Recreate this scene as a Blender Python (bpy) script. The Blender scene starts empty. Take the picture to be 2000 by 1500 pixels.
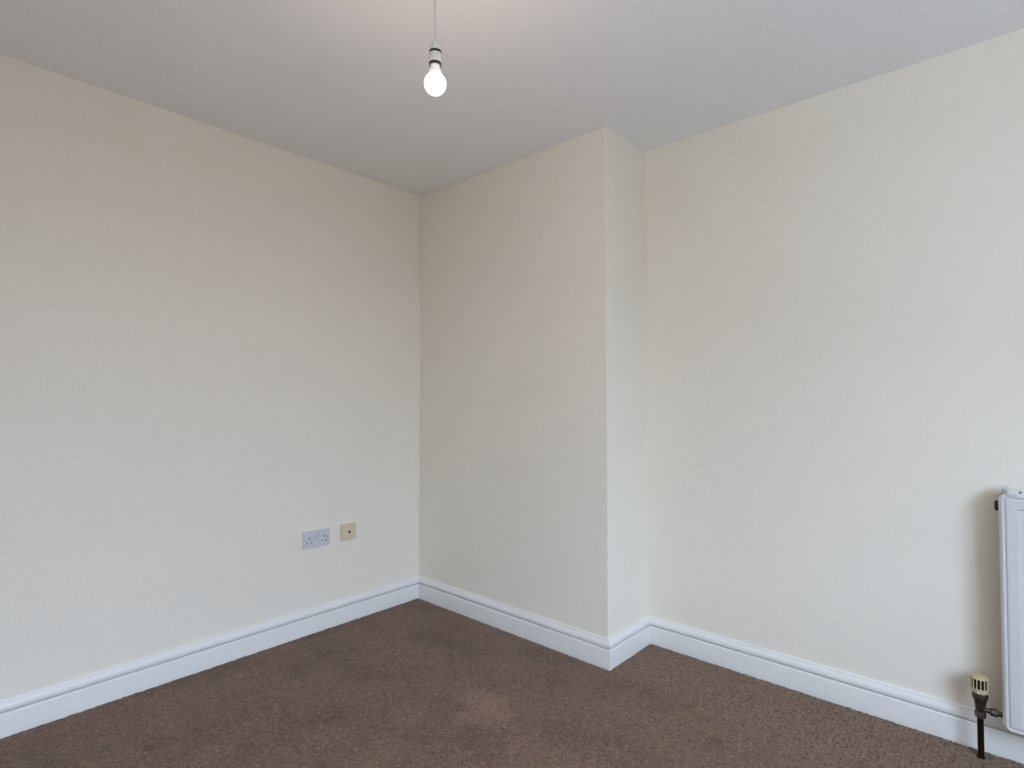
import bpy, bmesh, math, random
import numpy as np
from mathutils import Matrix, Vector

random.seed(4)
rng = np.random.default_rng(7)
scn = bpy.context.scene
COL = scn.collection

# ------------------------------------------------------------------ camera
CAM = Vector((2.65675, -2.12476, 1.17701))
F = Vector((-0.66839963, 0.74337736, 0.02514034))
R = Vector((0.743603, 0.668621, -0.000552))
U = Vector((0.0172194, -0.01832576, 0.99968378))
cd = bpy.data.cameras.new('camera')
cd.sensor_fit = 'HORIZONTAL'
cd.sensor_width = 36.0
cd.lens = 1090.66 / 2000 * 36.0
cd.clip_start = 0.02
cam = bpy.data.objects.new('camera', cd)
COL.objects.link(cam)
m = Matrix((R, U, -F)).transposed().to_4x4()
m.translation = CAM
cam.matrix_world = m
scn.camera = cam

# ------------------------------------------------------------------ room numbers (metres)
H = 2.40            # ceiling height
A = 1.3146          # width of the chimney breast
D = 0.3609          # depth of the alcove
T = 0.0188          # skirting thickness
XR = 4.15           # window wall
YF = -3.05          # wall behind the camera
WY0, WY1, WZ0, WZ1 = -2.88, -1.05, 0.88, 2.22   # window opening

# ------------------------------------------------------------------ daylight (overcast sky) + exposure
w = bpy.data.worlds.new('overcast_sky')
scn.world = w
w.use_nodes = True
nt = w.node_tree
nt.nodes.clear()
tc = nt.nodes.new('ShaderNodeTexCoord')
sx = nt.nodes.new('ShaderNodeSeparateXYZ')
rp = nt.nodes.new('ShaderNodeValToRGB')
e = rp.color_ramp.elements
SKY = (0.78, 0.955, 1.31)
e[0].position = 0.485; e[0].color = (0.25, 0.28, 0.34, 1)                   # ground outside
e[1].position = 1.0;  e[1].color = tuple(c * 1.2 for c in SKY) + (1,)     # zenith
k = e.new(0.505); k.color = tuple(c * 0.46 for c in SKY) + (1,)            # horizon of an overcast sky
mp = nt.nodes.new('ShaderNodeMapRange')
mp.inputs['From Min'].default_value = -1
bg = nt.nodes.new('ShaderNodeBackground')
bg.inputs['Strength'].default_value = 5.0
out = nt.nodes.new('ShaderNodeOutputWorld')
nt.links.new(tc.outputs['Generated'], sx.inputs[0])
nt.links.new(sx.outputs['Z'], mp.inputs['Value'])
nt.links.new(mp.outputs[0], rp.inputs[0])
nt.links.new(rp.outputs[0], bg.inputs['Color'])
nt.links.new(bg.outputs[0], out.inputs[0])

pl = bpy.data.lights.new('window_portal', 'AREA')
pl.shape = 'RECTANGLE'
pl.size = WY1 - WY0
pl.size_y = WZ1 - WZ0
pl.cycles.is_portal = True
po = bpy.data.objects.new('window_portal', pl)
COL.objects.link(po)
po.location = (XR + 0.16, (WY0 + WY1) / 2, (WZ0 + WZ1) / 2)
po.rotation_euler = (math.radians(90), 0, math.radians(90))   # shines towards -x

BULB_STRENGTH = 33.0
vs = scn.view_settings
vs.view_transform = 'Standard'
vs.look = 'None'
vs.gamma = 1.0
vs.use_curve_mapping = False
vs.exposure = 2.33
scn.cycles.max_bounces = 8
scn.cycles.diffuse_bounces = 6
scn.cycles.glossy_bounces = 2
scn.cycles.transparent_max_bounces = 16
scn.cycles.sample_clamp_indirect = 6.0

# ------------------------------------------------------------------ materials
def new_mat(name):
    mt = bpy.data.materials.new(name)
    mt.use_nodes = True
    return mt, mt.node_tree, mt.node_tree.nodes['Principled BSDF']

def srgb(r, g, b):
    f = lambda c: (c / 255 / 12.92) if c / 255 <= 0.04045 else ((c / 255 + 0.055) / 1.055) ** 2.4
    return (f(r), f(g), f(b), 1)

def plain(name, col, rough=0.5, metal=0.0, noise=0.0, nscale=200.0, bump=0.0, bdist=0.0005, spec=0.5, col2=None):
    """one colour with a little procedural mottling and relief"""
    mt, t, p = new_mat(name)
    p.inputs['Roughness'].default_value = rough
    p.inputs['Metallic'].default_value = metal
    p.inputs['Specular IOR Level'].default_value = spec
    co = t.nodes.new('ShaderNodeTexCoord')
    nz = t.nodes.new('ShaderNodeTexNoise')
    nz.inputs['Scale'].default_value = nscale
    nz.inputs['Detail'].default_value = 1.5
    t.links.new(co.outputs['Object'], nz.inputs['Vector'])
    mx = t.nodes.new('ShaderNodeMix')
    mx.data_type = 'RGBA'
    mx.inputs['A'].default_value = col
    mx.inputs['B'].default_value = col2 or tuple(c * (1 - noise) for c in col[:3]) + (1,)
    rr = t.nodes.new('ShaderNodeMapRange')
    rr.inputs['From Min'].default_value = 0.35
    rr.inputs['From Max'].default_value = 0.65
    t.links.new(nz.outputs['Fac'], rr.inputs['Value'])
    t.links.new(rr.outputs[0], mx.inputs['Factor'])
    t.links.new(mx.outputs['Result'], p.inputs['Base Color'])
    if bump:
        b = t.nodes.new('ShaderNodeBump')
        b.inputs['Strength'].default_value = bump
        b.inputs['Distance'].default_value = bdist
        t.links.new(nz.outputs['Fac'], b.inputs['Height'])
        t.links.new(b.outputs[0], p.inputs['Normal'])
    return mt

WALL = plain('cream_emulsion', srgb(239, 232, 218), 0.85, noise=0.025, nscale=130, bump=0.25, bdist=0.0008, spec=0.25)
CEIL = plain('white_ceiling_emulsion', srgb(246, 246, 247), 0.9, noise=0.02, nscale=110, bump=0.2, bdist=0.0008, spec=0.2)
SKIRT = plain('white_satin_paint', srgb(234, 232, 228), 0.38, noise=0.02, nscale=60, bump=0.05, bdist=0.0004, spec=0.45)
PVC = plain('white_plastic', srgb(236, 238, 243), 0.35, noise=0.01, nscale=90)
SOCKET = plain('socket_white_plastic', srgb(209, 208, 214), 0.35, noise=0.02, nscale=90)
CREAMP = plain('aged_cream_plastic', srgb(220, 206, 173), 0.42, noise=0.06, nscale=60)
VALVEC = plain('yellowed_shaded_valve_plastic', srgb(200, 185, 144), 0.45, noise=0.06, nscale=70)  # yellowed plastic, darkened further for the shade the valve sits in
RADP = plain('white_radiator_enamel', srgb(211, 210, 208), 0.3, noise=0.02, nscale=50, bump=0.04, bdist=0.0003)
BLACK = plain('black_plastic', srgb(26, 22, 22), 0.5, noise=0.2)
HOLE = plain('dark_recess', srgb(22, 20, 24), 0.8, noise=0.2)
BRASS = plain('tarnished_brass', srgb(110, 98, 90), 0.38, metal=0.85, noise=0.5, nscale=120, bump=0.2)
COPPER = plain('dark_tarnished_copper', srgb(52, 32, 28), 0.42, metal=0.7, noise=0.45, nscale=40, bump=0.1)
STEEL = plain('plated_screw', srgb(150, 146, 146), 0.35, metal=0.9, noise=0.1)
FLEX = plain('white_flex', srgb(206, 203, 205), 0.5, noise=0.03)
HOLDER = plain('white_bakelite', srgb(212, 209, 202), 0.3, noise=0.02)
ADDED_PAVING = plain('added_pale_paving', srgb(208, 207, 204), 0.9, noise=0.1, nscale=6)  # for the added yard, kept pale to lift the ceiling
ADDED_WALL = plain('added_dark_brick', srgb(84, 66, 56), 0.9, noise=0.3, nscale=9, bump=0.3, bdist=0.01)  # for the added outside wall, kept dark to dim the upper room walls
SLABM = plain('concrete_screed', srgb(90, 84, 80), 0.95, noise=0.3, nscale=20)
FINM = plain('convector_steel', srgb(120, 120, 122), 0.6, noise=0.1)

# lit opal bulb
BULB, t_, p_ = new_mat('lit_opal_bulb')
p_.inputs['Base Color'].default_value = (0.9, 0.86, 0.8, 1)
p_.inputs['Emission Color'].default_value = (1.0, 0.74, 0.54, 1)
p_.inputs['Emission Strength'].default_value = BULB_STRENGTH

# window glass: clear sheet, lets the daylight through, mirrors a little
GLASS = bpy.data.materials.new('window_glass')
GLASS.use_nodes = True
t_ = GLASS.node_tree
t_.nodes.clear()
o_ = t_.nodes.new('ShaderNodeOutputMaterial')
a_ = t_.nodes.new('ShaderNodeBsdfTransparent')
a_.inputs[0].default_value = (0.96, 0.98, 0.97, 1)
g_ = t_.nodes.new('ShaderNodeBsdfGlossy')
g_.inputs['Roughness'].default_value = 0.02
x_ = t_.nodes.new('ShaderNodeMixShader')
x_.inputs[0].default_value = 0.06
t_.links.new(a_.outputs[0], x_.inputs[1])
t_.links.new(g_.outputs[0], x_.inputs[2])
t_.links.new(x_.outputs[0], o_.inputs[0])

# carpet: brown twist pile, mottled; flattened worn area, paler unworn strip along the alcove, pale stain
def carpet_mat():
    mt, t, p = new_mat('brown_twist_pile_carpet')
    N, L = t.nodes.new, t.links.new
    p.inputs['Roughness'].default_value = 0.95
    p.inputs['Specular IOR Level'].default_value = 0.1
    p.inputs['Sheen Weight'].default_value = 0.15
    p.inputs['Sheen Roughness'].default_value = 0.6
    co = N('ShaderNodeTexCoord')
    def noise(scale, detail=2.0, rough=0.5, off=(0, 0, 0)):
        mpg = N('ShaderNodeMapping'); mpg.inputs['Location'].default_value = off
        L(co.outputs['Object'], mpg.inputs['Vector'])
        n = N('ShaderNodeTexNoise')
        n.inputs['Scale'].default_value = scale
        n.inputs['Detail'].default_value = detail
        n.inputs['Roughness'].default_value = rough
        L(mpg.outputs[0], n.inputs['Vector'])
        return n.outputs['Fac']
    def rng_(v, a, b, c=0.0, d=1.0, smooth=False):
        r = N('ShaderNodeMapRange')
        if smooth: r.interpolation_type = 'SMOOTHSTEP'
        for i, q in zip(('From Min', 'From Max', 'To Min', 'To Max'), (a, b, c, d)):
            r.inputs[i].default_value = q
        L(v, r.inputs['Value'])
        return r.outputs[0]
    def mix(fac, a, b, mode='MIX'):
        x = N('ShaderNodeMix'); x.data_type = 'RGBA'; x.blend_type = mode
        for s, v in (('Factor', fac), ('A', a), ('B', b)):
            if isinstance(v, (tuple, float)): x.inputs[s].default_value = v
            else: L(v, x.inputs[s])
        return x.outputs['Result']
    def math_(op, a, b):
        x = N('ShaderNodeMath'); x.operation = op
        for i, v in enumerate((a, b)):
            if isinstance(v, float): x.inputs[i].default_value = v
            else: L(v, x.inputs[i])
        return x.outputs[0]
    base = srgb(121, 94, 74)
    # broad hue drift between rosy brown and olive brown
    c = mix(rng_(noise(3.2, 3), 0.38, 0.62), srgb(121, 91, 74), srgb(119, 95, 70))
    # worn darker patches
    c = mix(rng_(noise(4.6, 4, 0.55, (3.1, 1.7, 0)), 0.47, 0.64, 0, 0.60), c, srgb(95, 70, 54))
    # unworn, greyer strip in front of the alcove wall
    sp = N('ShaderNodeSeparateXYZ'); L(co.outputs['Object'], sp.inputs[0])
    wob = rng_(noise(5.0, 3, 0.5, (9, 2, 0)), 0.3, 0.7, -0.05, 0.05)
    yy = math_('ADD', sp.outputs['Y'], wob)
    strip = math_('MULTIPLY', rng_(yy, -0.12, 0.02, 0, 1, True), rng_(sp.outputs['X'], A - 0.05, A + 0.15, 0, 1, True))
    c = mix(math_('MULTIPLY', strip, 0.75), c, srgb(133, 106, 83))
    # pale spilled patch
    vd = N('ShaderNodeVectorMath'); vd.operation = 'DISTANCE'
    vd.inputs[1].default_value = (1.135, -0.585, 0)
    L(co.outputs['Object'], vd.inputs[0])
    dd = math_('ADD', vd.outputs['Value'], rng_(noise(9, 4, 0.6, (5, 5, 0)), 0.3, 0.7, -0.07, 0.07))
    c = mix(rng_(dd, 0.05, 0.17, 0.60, 0, True), c, srgb(149, 118, 97))
    # individual tufts, light and dark
    vo = N('ShaderNodeTexVoronoi'); vo.inputs['Scale'].default_value = 150
    L(co.outputs['Object'], vo.inputs['Vector'])
    s2 = N('ShaderNodeSeparateColor'); L(vo.outputs['Color'], s2.inputs[0])
    c = mix(rng_(s2.outputs[0], 0.0, 0.32, 0.80, 0), c, srgb(78, 56, 44))
    c = mix(rng_(s2.outputs[1], 0.70, 1.0, 0, 0.70), c, srgb(153, 124, 101))
    # darker gaps between the rows of tufts, plainest where the pile is unworn
    mg = N('ShaderNodeMapping'); mg.inputs['Scale'].default_value = (1 / 0.0145, 1 / 0.0115, 1)
    L(co.outputs['Object'], mg.inputs['Vector'])
    v2 = N('ShaderNodeTexVoronoi'); v2.voronoi_dimensions = '2D'
    v2.inputs['Scale'].default_value = 1.0; v2.inputs['Randomness'].default_value = 0.55
    L(mg.outputs[0], v2.inputs['Vector'])
    gap = math_('MULTIPLY', rng_(v2.outputs['Distance'], 0.42, 0.70), math_('ADD', math_('MULTIPLY', strip, 0.45), 0.30))
    c = mix(gap, c, srgb(69, 52, 42))
    L(c, p.inputs['Base Color'])
    b = N('ShaderNodeBump'); b.inputs['Strength'].default_value = 0.6; b.inputs['Distance'].default_value = 0.002
    L(noise(520, 2), b.inputs['Height'])
    L(b.outputs[0], p.inputs['Normal'])
    return mt
CARPET = carpet_mat()

# ------------------------------------------------------------------ helpers
def link(name, me, mat, parent=None, loc=(0, 0, 0), rot=(0, 0, 0), smooth=False):
    o = bpy.data.objects.new(name, me)
    COL.objects.link(o)
    o.location = loc
    o.rotation_euler = rot
    if mat is not None and not me.materials:
        me.materials.append(mat)
    if smooth:
        for q in me.polygons: q.use_smooth = True
    if parent is not None: o.parent = parent
    return o

def tag(o, label, cat, group=None):
    o['label'] = label
    o['category'] = cat
    if group: o['group'] = group
    return o

def struct(o, label=None, cat=None):
    o['kind'] = 'structure'
    if label: o['label'] = label
    if cat: o['category'] = cat
    return o

def empty(name, loc=(0, 0, 0), rot=(0, 0, 0)):
    o = bpy.data.objects.new(name, None)
    o.empty_display_size = 0.05
    COL.objects.link(o)
    o.location = loc
    o.rotation_euler = rot
    return o

def bm_mesh(bm, name='mesh'):
    bmesh.ops.recalc_face_normals(bm, faces=bm.faces[:])
    me = bpy.data.meshes.new(name)
    bm.to_mesh(me)
    bm.free()
    return me

def add_box(bm, lo, hi, bevel=0.0, seg=2):
    r = bmesh.ops.create_cube(bm, size=1)
    v = r['verts']
    for q in v:
        q.co = Vector([lo[i] + (q.co[i] + 0.5) * (hi[i] - lo[i]) for i in range(3)])
    if bevel:
        es = list({e for q in v for e in q.link_edges})
        bmesh.ops.bevel(bm, geom=es, offset=bevel, segments=seg, affect='EDGES', profile=0.5)

def box(name, lo, hi, mat, parent=None, bevel=0.0, seg=2, smooth=False):
    bm = bmesh.new()
    add_box(bm, lo, hi, bevel, seg)
    return link(name, bm_mesh(bm, name), mat, parent, smooth=smooth)

def lathe_bm(bm, prof, n=40, axis='Z', center=(0, 0, 0), close=True):
    """revolve (radius, height) profile about an axis through center"""
    rings = []
    for r, h in prof:
        ring = []
        for i in range(n):
            a = 2 * math.pi * i / n
            x, y = r * math.cos(a), r * math.sin(a)
            v = {'Z': (x, y, h), 'X': (h, x, y), 'Y': (x, h, y)}[axis]
            ring.append(bm.verts.new(Vector(v) + Vector(center)))
        rings.append(ring)
    for p, q in zip(rings, rings[1:]):
        for i in range(n):
            bm.faces.new((p[i], p[(i + 1) % n], q[(i + 1) % n], q[i]))
    if close:
        bm.faces.new(rings[0]); bm.faces.new(rings[-1])

def lathe(name, prof, mat, parent=None, n=40, axis='Z', center=(0, 0, 0), close=True, smooth=True, loc=(0, 0, 0)):
    bm = bmesh.new()
    lathe_bm(bm, prof, n, axis, center, close)
    me = bm_mesh(bm, name)
    o = link(name, me, mat, parent, loc=loc, smooth=False)
    if smooth:
        for q in me.polygons: q.use_smooth = True
        me.set_sharp_from_angle(angle=math.radians(38))
    return o

def grid_mesh(name, V, quads):
    me = bpy.data.meshes.new(name)
    V = np.asarray(V, np.float32); quads = np.asarray(quads, np.int32)
    me.vertices.add(len(V)); me.vertices.foreach_set('co', V.ravel())
    me.loops.add(quads.size); me.loops.foreach_set('vertex_index', quads.ravel())
    me.polygons.add(len(quads))
    me.polygons.foreach_set('loop_start', np.arange(0, quads.size, 4, dtype=np.int32))
    me.update(calc_edges=True)
    return me

# ------------------------------------------------------------------ room shell
TH = 0.12
struct(box('wall_left', (-TH, YF - TH, -0.02), (0, D + TH, H), WALL), 'plain cream painted wall carrying the two socket plates', 'wall')
struct(box('wall_back', (A - 0.05, D, -0.02), (XR + TH, D + TH, H), WALL), 'cream alcove wall behind the white radiator', 'wall')
struct(box('wall_chimney_breast', (0, 0, -0.02), (A, D + TH, H), WALL, bevel=0.004, seg=3), 'cream chimney breast standing forward of the alcove wall', 'wall')
struct(box('wall_front', (-TH, YF - TH, -0.02), (XR + TH, YF, H), WALL), 'cream wall facing the chimney breast', 'wall')
bm = bmesh.new()
add_box(bm, (XR, YF, -0.02), (XR + 0.25, WY0, H))
add_box(bm, (XR, WY1, -0.02), (XR + 0.25, D + TH, H))
add_box(bm, (XR, WY0, -0.02), (XR + 0.25, WY1, WZ0))
add_box(bm, (XR, WY0, WZ1), (XR + 0.25, WY1, H))
struct(link('wall_right', bm_mesh(bm), WALL), 'cream wall with the window opening', 'wall')
struct(box('ceiling', (-TH, YF - TH, H), (XR + 0.25, D + TH, H + 0.1), CEIL), 'plain white painted ceiling', 'ceiling')
floor = struct(box('floor', (-TH, YF - TH, -0.12), (XR + 0.25, D + TH, -0.012), SLABM), 'brown carpeted floor', 'floor')

# carpet pile: a fine relief of tufts, sinking towards the skirting
STEP = 0.005
xs = np.arange(0.010, XR - 0.008, STEP)
ys = np.arange(YF + 0.010, D - 0.008, STEP)
X, Y = np.meshgrid(xs, ys, indexing='ij')
def dist_edge(X, Y):
    d_ = np.minimum(X - T, XR - T - X)
    d_ = np.minimum(d_, Y - (YF + T))
    dn = np.where(X < A + T, np.where(Y > -T, -np.hypot(0, 0) - 0.02 + 0 * X, -T - Y), D - T - Y)
    inside = (X >= A + T)
    dcorner = np.where(inside & (Y > -T), X - (A + T), np.where(inside, np.hypot(X - (A + T), Y + T), 9))
    return np.minimum(np.minimum(d_, dn), dcorner)
DE = dist_edge(X, Y)
Z = rng.normal(0, 0.0014, X.shape)
Z += 0.0009 * np.cos(2 * np.pi * X / 0.0125) * np.clip((Y + 0.08) / 0.1, 0.25, 1)   # tuft rows running away from the window wall's line
Z = np.clip(Z, -0.003, 0.0028)
Z -= 0.0100 * np.exp(-np.clip(DE, 0, 1) / 0.0065)
Xj = X + rng.normal(0, 0.0009, X.shape)
Yj = Y + rng.normal(0, 0.0009, X.shape)
keep = ~((X < A + 0.006) & (Y > -0.008))
idx = -np.ones(X.shape, int)
idx[keep] = np.arange(keep.sum())
V = np.stack([Xj[keep], Yj[keep], Z[keep]], 1)
q = np.stack([idx[:-1, :-1], idx[1:, :-1], idx[1:, 1:], idx[:-1, 1:]], -1).reshape(-1, 4)
q = q[(q >= 0).all(1)]
cme = grid_mesh('carpet', V, q)
carpet = link('carpet', cme, CARPET, floor, smooth=True)
carpet['kind'] = 'stuff'
carpet['label'] = 'brown twist pile carpet with a pale worn patch'

# skirting boards: one moulded profile, mitred at each corner
PROF = [(0.0, -0.011), (T, -0.011), (T, 0.0725), (T - 0.0005, 0.0752), (T - 0.0018, 0.0775), (T - 0.0045, 0.0785),
        (T - 0.0150, 0.0790), (T - 0.0158, 0.0805), (T - 0.0150, 0.0822), (T - 0.0050, 0.0830), (T - 0.0030, 0.0860),
        (T - 0.0028, 0.0925), (T - 0.0030, 0.0970), (T - 0.0042, 0.1015), (T - 0.0062, 0.1055), (T - 0.0086, 0.1085),
        (T - 0.0098, 0.1105), (T - 0.0120, 0.1112), (T - 0.0122, 0.1140), (T - 0.0130, 0.1175), (T - 0.0145, 0.1200),
        (T - 0.0165, 0.1213), (0.0, 0.1213)]
# room outline (wall faces), walked so that the room lies on the right-hand side
OUT = [(0, YF), (0, 0), (A, 0), (A, D), (XR, D), (XR, YF)]
NAMES = ['baseboard_left', 'baseboard_chimney_breast', 'baseboard_chimney_return', 'baseboard_back', 'baseboard_right', 'baseboard_front']
LAB = ['white moulded skirting board along the wall with the sockets', 'white moulded skirting board across the chimney breast face',
       'short white skirting board on the chimney breast return', 'white moulded skirting board running behind the radiator valve',
       'white moulded skirting board under the window', 'white moulded skirting board opposite the chimney breast']
def inward(i):
    a, b = Vector(OUT[i] + (0,)), Vector(OUT[(i + 1) % 6] + (0,))
    d_ = (b - a).normalized()
    return Vector((d_.y, -d_.x, 0))
for i in range(6):
    a, b = Vector(OUT[i] + (0,)), Vector(OUT[(i + 1) % 6] + (0,))
    n0, n1, n2 = inward(i - 1), inward(i), inward((i + 1) % 6)
    bm = bmesh.new()
    ra, rb = [], []
    for o_, z_ in PROF:
        ra.append(bm.verts.new(a + (n0 + n1) * o_ + Vector((0, 0, z_))))
        rb.append(bm.verts.new(b + (n1 + n2) * o_ + Vector((0, 0, z_))))
    for j in range(len(PROF)):
        k = (j + 1) % len(PROF)
        bm.faces.new((ra[j], ra[k], rb[k], rb[j]))
    bm.faces.new(ra); bm.faces.new(rb)
    me = bm_mesh(bm)
    for p in me.polygons: p.use_smooth = True
    me.set_sharp_from_angle(angle=math.radians(40))
    struct(link(NAMES[i], me, SKIRT), LAB[i], 'skirting board')

# window (beside the camera, on the wall facing the sockets): frame, two casements, panes, sill
win = struct(empty('window_1', (XR + 0.12, (WY0 + WY1) / 2, WZ0)), 'white framed two pane window that lights the room', 'window')
def wbox(name, lo, hi, mat, parent=win, bevel=0.003):
    lo = (lo[0] - XR - 0.12, lo[1] - (WY0 + WY1) / 2, lo[2] - WZ0)
    hi = (hi[0] - XR - 0.12, hi[1] - (WY0 + WY1) / 2, hi[2] - WZ0)
    return box(name, lo, hi, mat, parent, bevel)
fx0, fx1 = XR + 0.09, XR + 0.15
ym = (WY0 + WY1) / 2
wbox('frame_rail', (fx0, WY0, WZ0), (fx1, WY1, WZ0 + 0.055), PVC)
wbox('frame_rail', (fx0, WY0, WZ1 - 0.055), (fx1, WY1, WZ1), PVC)
wbox('frame_stile', (fx0, WY0, WZ0 + 0.055), (fx1, WY0 + 0.055, WZ1 - 0.055), PVC)
wbox('frame_stile', (fx0, WY1 - 0.055, WZ0 + 0.055), (fx1, WY1, WZ1 - 0.055), PVC)
wbox('mullion', (fx0, ym - 0.035, WZ0 + 0.055), (fx1, ym + 0.035, WZ1 - 0.055), PVC)
for y0, y1 in ((WY0 + 0.055, ym - 0.035), (ym + 0.035, WY1 - 0.055)):
    wbox('pane', (XR + 0.118, y0, WZ0 + 0.055), (XR + 0.122, y1, WZ1 - 0.055), GLASS, bevel=0)
wbox('sill', (XR - 0.03, WY0 - 0.03, WZ0 - 0.025), (XR + 0.09, WY1 + 0.03, WZ0), SKIRT)

# added unseen outside: pale yard bounces daylight up, dark wall blocks low light
struct(box('ground', (XR + 0.25, -9.0, -0.35), (XR + 5.2, 7.0, -0.25), ADDED_PAVING), 'added unseen pale yard bouncing daylight in through the window', 'ground')
bm = bmesh.new()
add_box(bm, (XR + 5.0, -9.0, -0.25), (XR + 5.22, 7.0, 1.95))
add_box(bm, (XR + 4.96, -9.0, 1.95), (XR + 5.26, 7.0, 2.02), 0.01)
struct(link('wall_garden_added', bm_mesh(bm), ADDED_WALL), 'added unseen dark wall blocking low light beyond the window', 'wall')

# ------------------------------------------------------------------ radiator in the alcove
RX0, RX1 = 2.6125, 3.36
RZ0, RZ1 = 0.118, 0.872
RYF = D - 0.105          # front face of the front panel
RYB = D - 0.032
VY0 = 0.2854
RH, RW = RZ1 - RZ0, RX1 - RX0
rad = tag(empty('radiator', (RX0, D, RZ0)), 'white double panel radiator with pressed vertical channels on alcove wall', 'radiator')

def rad_panel(face_y, sign):
    """pressed steel sheet: rolled rim, then vertical channels; rounded corners. local x 0..RW, z 0..RH"""
    first, pitch, cw = 0.046, 0.052, 0.0265
    nch = int((RW - 2 * first + (pitch - cw)) // pitch) + 0
    span = (nch - 1) * pitch + cw
    x0c = first
    pitch = (RW - 2 * first - cw) / (nch - 1)
    gx = {0.0, 0.001, 0.003, 0.006, 0.010, 0.012, 0.0135, 0.015, 0.0165, 0.018, 0.022, 0.030}
    gx |= {RW - v for v in list(gx)}
    for c in range(nch):
        s = x0c + c * pitch
        for o_ in (-0.002, 0.0, 0.001, 0.002, 0.003, 0.005): gx |= {s + o_, s + cw - o_}
        gx.add(s + cw / 2)
    gz = {0.0, 0.001, 0.003, 0.006, 0.010, 0.012, 0.0135, 0.015, 0.0165, 0.018, 0.022, 0.030}
    gz |= {RH - v for v in list(gz)}
    zb, zt = 0.036, RH - 0.047
    for o_ in (-0.002, 0.0, 0.001, 0.002, 0.003, 0.005): gz |= {zb + o_, zt - o_}
    gz |= set(np.linspace(0.06, RH - 0.07, 6).tolist())
    gx, gz = sorted(gx), sorted(gz)
    def sm(t): t = min(1, max(0, t)); return t * t * (3 - 2 * t)
    def depth(x, z):
        # rounded rectangle distance from the outline
        r = 0.022
        hx, hz = RW / 2, RH / 2
        qx, qz = abs(x - hx) - (hx - r), abs(z - hz) - (hz - r)
        e_ = r - (math.hypot(max(qx, 0), max(qz, 0)) + min(max(qx, qz), 0))
        dep = 0.008 * (1 - sm(e_ / 0.009)) ** 1.5                              # rolled rim falls away
        dep += 0.0038 * math.exp(-((e_ - 0.0150) / 0.0018) ** 2)                # crease inside the rim
        fz = sm((z - zb) / 0.003) * sm((zt - z) / 0.003)
        for c in range(nch):
            s = x0c + c * pitch
            dep += 0.0055 * fz * sm((x - s) / 0.004) * sm((s + cw - x) / 0.003)
        return dep
    def pos(x, z):
        # pull the grid's corners onto a rounded outline
        r = 0.022
        hx, hz = RW / 2, RH / 2
        dx, dz = x - hx, z - hz
        qx, qz = abs(dx) - (hx - r), abs(dz) - (hz - r)
        if qx > 0 and qz > 0:
            mxx = max(qx, qz); ln = math.hypot(qx, qz)
            kf = mxx / ln
            return hx + math.copysign(hx - r + qx * kf, dx), hz + math.copysign(hz - r + qz * kf, dz)
        return x, z
    bm = bmesh.new()
    fr = [[None] * len(gz) for _ in gx]
    bk = [[None] * len(gz) for _ in gx]
    for i, x in enumerate(gx):
        for j, z in enumerate(gz):
            px, pz = pos(x, z)
            dep = depth(px, pz)
            fr[i][j] = bm.verts.new((px, face_y + sign * dep, pz))
            bk[i][j] = bm.verts.new((px, face_y + sign * (dep + 0.0055), pz))
    ni, nj = len(gx), len(gz)
    for i in range(ni - 1):
        for j in range(nj - 1):
            bm.faces.new((fr[i][j], fr[i + 1][j], fr[i + 1][j + 1], fr[i][j + 1]))
            bm.faces.new((bk[i][j], bk[i][j + 1], bk[i + 1][j + 1], bk[i + 1][j]))
    ring = [(i, 0) for i in range(ni)] + [(ni - 1, j) for j in range(1, nj)] + [(i, nj - 1) for i in range(ni - 2, -1, -1)] + [(0, j) for j in range(nj - 2, 0, -1)]
    for a_, b_ in zip(ring, ring[1:] + ring[:1]):
        bm.faces.new((fr[a_[0]][a_[1]], bk[a_[0]][a_[1]], bk[b_[0]][b_[1]], fr[b_[0]][b_[1]]))
    me = bm_mesh(bm)
    for p in me.polygons: p.use_smooth = True
    me.set_sharp_from_angle(angle=math.radians(50))
    return me
yf, yb = RYF - D, RYB - D
link('front_panel', rad_panel(yf, 1), RADP, rad)
link('rear_panel', rad_panel(yb, -1), RADP, rad)
# corrugated convector between the panels
bm = bmesh.new()
n = 46
lo_, hi_ = [], []
for i in range(n):
    x = 0.045 + (RW - 0.09) * i / (n - 1)
    y = (yf + 0.016) if i % 2 else (yb - 0.016)
    lo_.append(bm.verts.new((x, y, 0.06))); hi_.append(bm.verts.new((x, y, RH - 0.035)))
for i in range(n - 1):
    bm.faces.new((lo_[i], lo_[i + 1], hi_[i + 1], hi_[i]))
link('convector', bm_mesh(bm), FINM, rad)
# top grille: two rails and cross bars
gz0, gz1 = RH - 0.002, RH + 0.004
box('grille_rail', (0.030, yf + 0.004, gz0 - 0.008), (RW - 0.030, yf + 0.012, gz1 - 0.002), RADP, rad, 0.001)
box('grille_rail', (0.030, yb - 0.012, gz0 - 0.008), (RW - 0.030, yb - 0.004, gz1), RADP, rad, 0.001)
bar = None
x = 0.0585
while x < RW - 0.06:
    if bar is None:
        bar = box('grille_bar', (-0.0025, yf + 0.010, gz0 - 0.003), (0.0025, yb - 0.010, gz1 - 0.001), RADP, rad, 0.0008)
        b_ = bar
    else:
        b_ = bar.copy(); COL.objects.link(b_)
    b_.location.x = x
    x += 0.0195
# plastic end clips holding the grille
for s in (0, 1):
    xa = 0.020 if s == 0 else RW - 0.050
    box('grille_clip', (xa, yf - 0.0015, RH - 0.010), (xa + 0.030, yf + 0.022, RH + 0.014), RADP, rad, 0.004, 3, True)
    box('grille_clip', (xa - 0.012, yb - 0.026, RH - 0.010), (xa + 0.008, yb - 0.004, RH + 0.016), RADP, rad, 0.004, 3, True)
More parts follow.
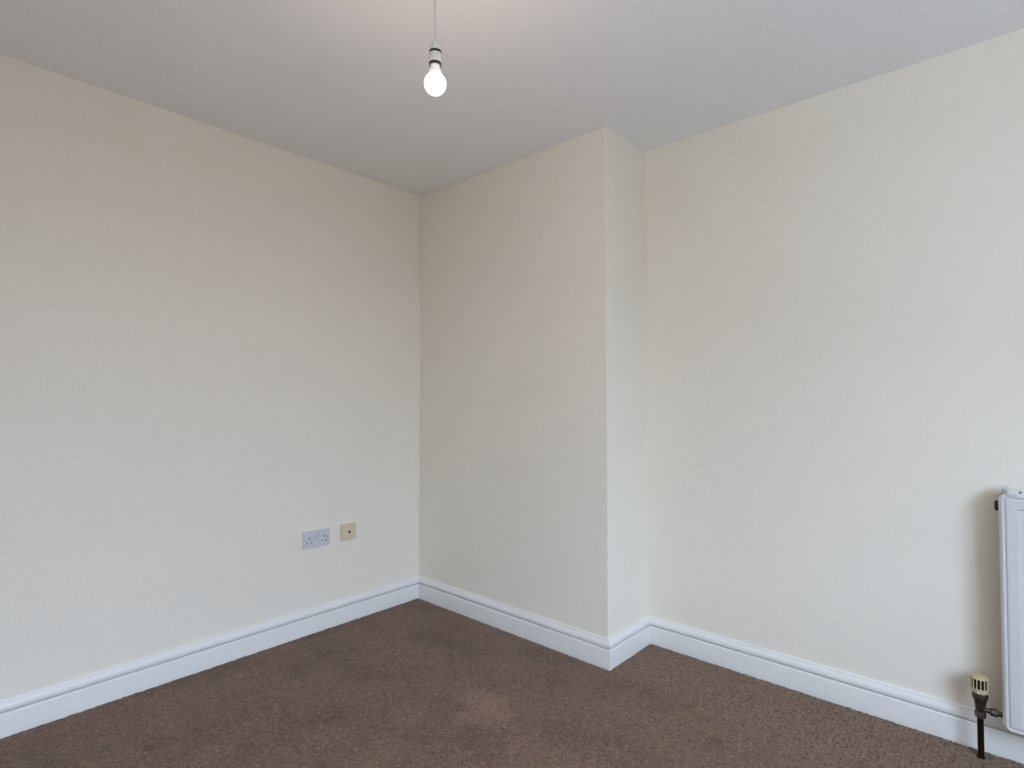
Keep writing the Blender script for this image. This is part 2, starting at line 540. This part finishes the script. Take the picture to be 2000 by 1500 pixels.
# vent plug (dark) at the top end, inlet bosses, wall brackets
lathe('vent_plug', [(0.0, -0.010), (0.012, -0.010), (0.0165, -0.007), (0.0165, 0.012), (0.0, 0.012)], BLACK, rad, 24, 'X', (0.0, (yf + yb) / 2 - 0.012, RH - 0.044), close=False)['label'] = 'dark vent plug'
lathe('valve_tail', [(0.0, -0.012), (0.0085, -0.012), (0.0085, 0.010), (0.0, 0.010)], BRASS, rad, 24, 'X', (0.0, VY0 - D, 0.157 - RZ0), close=False)['label'] = 'brass inlet stub'
for z in (0.039, RH - 0.044):
    lathe('header_boss', [(0.0, 0.006), (0.014, 0.006), (0.014, 0.035), (0.0, 0.035)], RADP, rad, 24, 'X', (0.0, (yf + yb) / 2, z), close=False)
for x in (0.14, RW - 0.17):
    box('wall_bracket', (x, yb - 0.003, 0.08), (x + 0.03, 0.0, RH - 0.08), RADP, rad, 0.001)

# ------------------------------------------------------------------ thermostatic valve and its feed pipe
VX, VY = 2.556, 0.2854
val = tag(empty('thermostatic_valve', (VX, VY, 0.0)), 'tarnished radiator valve with cream slotted head on dark copper pipe', 'radiator valve')
lathe('pipe', [(0.0, -0.012), (0.0085, -0.012), (0.0085, 0.140), (0.0, 0.140)], COPPER, val, 24, close=False)['label'] = 'dark copper feed pipe'
lathe('floor_collar', [(0.0086, -0.004), (0.0125, -0.004), (0.0118, 0.0025), (0.0095, 0.0045), (0.0086, 0.0045)], COPPER, val, 24, close=False)
lathe('compression_nut', [(0.0, 0.128), (0.0130, 0.128), (0.0150, 0.131), (0.0150, 0.146), (0.0132, 0.150), (0.0, 0.150)], BRASS, val, 6, close=False, smooth=False)
body = lathe('valve_body', [(0.0, 0.148), (0.0115, 0.148), (0.0128, 0.153), (0.0128, 0.160), (0.0140, 0.168), (0.0152, 0.176), (0.0178, 0.187), (0.0196, 0.190),
                            (0.0210, 0.195), (0.0212, 0.206), (0.0195, 0.212), (0.0, 0.212)], BRASS, val, 32, close=False)
lathe('union_tail', [(0.0, 0.0), (0.0075, 0.0), (0.0075, 0.022), (0.0, 0.022)], BRASS, val, 24, 'X', (0.006, 0, 0.157), close=False)
lathe('union_nut', [(0.0, 0.0), (0.0105, 0.0), (0.0122, 0.003), (0.0122, 0.016), (0.0105, 0.0185), (0.0, 0.0185)], BRASS, val, 6, 'X', (0.0255, 0, 0.157), close=False, smooth=False)
head = lathe('head_base', [(0.0, 0.209), (0.0190, 0.209), (0.0212, 0.211), (0.0222, 0.215), (0.0228, 0.225), (0.0, 0.225)], VALVEC, val, 40, close=False)
lathe('indicator_dot', [(0.0, 0.0), (0.0020, 0.0), (0.0020, 0.0015), (0.0, 0.0015)], PVC, head, 12, 'Y', (-0.004, -0.0232, 0.2145), close=False)
lathe('sensor_core', [(0.0, 0.224), (0.0180, 0.224), (0.0180, 0.259), (0.0, 0.259)], HOLE, val, 32, close=False)['label'] = 'dark inner core'
cap = lathe('head_cap', [(0.0, 0.2650), (0.014, 0.2648), (0.0205, 0.2640), (0.0232, 0.2620), (0.0238, 0.2600), (0.0238, 0.2565), (0.0, 0.2565)], VALVEC, val, 40, close=False)
rib = None
for i in range(14):
    if rib is None:
        rib = box('rib', (-0.0016, -0.0236, 0.223), (0.0016, -0.0208, 0.258), VALVEC, val, 0.0006)
        r_ = rib
    else:
        r_ = rib.copy(); COL.objects.link(r_)
    r_.rotation_euler.z = 2 * math.pi * (i + 0.35) / 14

# ------------------------------------------------------------------ socket plates on the left wall
# local frame: u along +y (left to right seen from the room), v up, x out of the wall
def plate(name, w_, h_, dep, mat, parent, bev=0.003):
    return box(name, (0.0, -w_ / 2, -h_ / 2), (dep, w_ / 2, h_ / 2), mat, parent, bev, 3, False)
ds = tag(empty('double_socket', (0.0, (-0.7057 - 0.5672) / 2 * 1.0435, 0.4441 * 1.0435)), 'white double wall socket with two rocker switches beside cream aerial plate', 'wall socket')
dp = plate('face_plate', 0.146, 0.086, 0.0092, SOCKET, ds, 0.0022)
def on_plate(u, v): return (u - 0.073, 0.043 - v)     # u from left, v from top (metres)
for ub in (0.033, 0.115):
    for nm, u, v, wy, hz_ in (('earth_slot', ub, 0.0365, 0.0046, 0.0085), ('live_slot', ub + 0.0111, 0.0585, 0.0068, 0.0046), ('neutral_slot', ub - 0.0111, 0.0585, 0.0068, 0.0046)):
        y, z = on_plate(u, v)
        box(nm, (0.0075, y - wy / 2, z - hz_ / 2), (0.00935, y + wy / 2, z + hz_ / 2), HOLE, ds)
for u in (0.0127, 0.1333):
    y, z = on_plate(u, 0.043)
    s_ = lathe('screw', [(0.0, 0.007), (0.0034, 0.007), (0.0034, 0.0094), (0.0028, 0.0099), (0.0, 0.0100)], STEEL, ds, 20, 'X', (0, y, z), close=False)
    box('screw_slot', (0.0098, y - 0.0028, z - 0.0005), (0.0102, y + 0.0028, z + 0.0005), HOLE, s_)
for u in (0.0655, 0.0845):
    y, z = on_plate(u, 0.036)
    box('switch_surround', (0.0085, y - 0.0080, z - 0.0135), (0.0096, y + 0.0080, z + 0.0135), SOCKET, ds, 0.0004)
    bm = bmesh.new()
    pr = [(0.0085, -0.0112), (0.0100, -0.0112), (0.0108, 0.0), (0.0138, 0.0112), (0.0085, 0.0112)]
    l_, r_ = [], []
    for px, pz in pr:
        l_.append(bm.verts.new((px, y - 0.0060, z + pz))); r_.append(bm.verts.new((px, y + 0.0060, z + pz)))
    bm.faces.new(l_); bm.faces.new(r_)
    for j in range(5): bm.faces.new((l_[j], l_[(j + 1) % 5], r_[(j + 1) % 5], r_[j]))
    link('rocker_switch', bm_mesh(bm), SOCKET, ds)

ae = tag(empty('aerial_socket', (0.0, -0.4617 * 1.0435, 0.4470 * 1.0435)), 'aged cream square aerial wall plate with one round coaxial outlet', 'aerial socket')
plate('face_plate', 0.088, 0.088, 0.0105, CREAMP, ae, 0.0025)
lathe('outlet_ring', [(0.0040, 0.0098), (0.0088, 0.0098), (0.0088, 0.0122), (0.0078, 0.0128), (0.0064, 0.0128), (0.0064, 0.0100)], CREAMP, ae, 28, 'X', (0, 0.003, -0.001), close=False)
lathe('coaxial_hole', [(0.0, 0.0100), (0.0066, 0.0100), (0.0066, 0.0122), (0.0, 0.0112)], HOLE, ae, 24, 'X', (0, 0.003, -0.001), close=False)
lathe('centre_pin', [(0.0, 0.0105), (0.0011, 0.0105), (0.0011, 0.0122), (0.0, 0.0122)], BRASS, ae, 10, 'X', (0, 0.003, -0.001), close=False)

# ------------------------------------------------------------------ pendant light
BX, BY, BZ = 1.5446, -1.1876, 1.9985       # centre of the bulb's globe
pen = tag(empty('pendant_light', (BX, BY, H)), 'bare white ceiling pendant with thin flex and grooved lampholder', 'pendant light')
zz = lambda h: BZ + h - H
lathe('ceiling_rose', [(0.0, 0.0), (0.038, 0.0), (0.038, -0.008), (0.034, -0.016), (0.020, -0.023), (0.006, -0.026), (0.0, -0.026)], HOLDER, pen, 40, close=False)
lathe('flex', [(0.0, -0.024), (0.0028, -0.024), (0.0028, zz(0.100)), (0.0, zz(0.100))], FLEX, pen, 12, close=False)
lathe('lampholder_cap', [(0.0, zz(0.1075)), (0.0055, zz(0.1075)), (0.0100, zz(0.1060)), (0.0122, zz(0.1020)), (0.0140, zz(0.0875)), (0.0145, zz(0.0845)), (0.0, zz(0.0845))], HOLDER, pen, 36, close=False)
lathe('lampholder_groove_shade', [(0.0, zz(0.0860)), (0.0158, zz(0.0860)), (0.0160, zz(0.0795)), (0.0, zz(0.0795))], BLACK, pen, 36, close=False)['label'] = 'thin black band for the shade in the groove'  # black colour stands in for shade in the groove below the cap
lathe('lampholder_body', [(0.0, zz(0.0805)), (0.0155, zz(0.0805)), (0.0160, zz(0.0790)), (0.0163, zz(0.0540)), (0.0, zz(0.0540))], HOLDER, pen, 36, close=False)
lathe('lampholder_underside_shade', [(0.0128, zz(0.0545)), (0.0164, zz(0.0545)), (0.0165, zz(0.0480)), (0.0128, zz(0.0480))], BLACK, pen, 36, close=False)['label'] = 'black ring for the shaded underside of the body'  # shade under the holder, put in as a black ring

blb = tag(empty('light_bulb', (BX, BY, BZ)), 'glowing warm white opal bulb hanging in the pendant lampholder', 'light bulb')
lathe('bulb_cap', [(0.0, 0.055), (0.0105, 0.055), (0.0105, 0.046), (0.0, 0.046)], STEEL, blb, 28, close=False)
lathe('bulb_collar', [(0.0, 0.050), (0.0118, 0.050), (0.0128, 0.042), (0.0152, 0.034), (0.0205, 0.0195), (0.0, 0.0195)], PVC, blb, 36, close=False)
g = [(0.0203, 0.0199)]
for i in range(1, 25):
    th = math.radians(46) + (math.pi - math.radians(46)) * i / 24
    g.append((0.0285 * math.sin(th) if i < 24 else 0.0, 0.0285 * math.cos(th)))
lathe('bulb_globe', [(0.0, 0.0199)] + g, BULB, blb, 40, close=False)['label'] = 'lit opal globe'
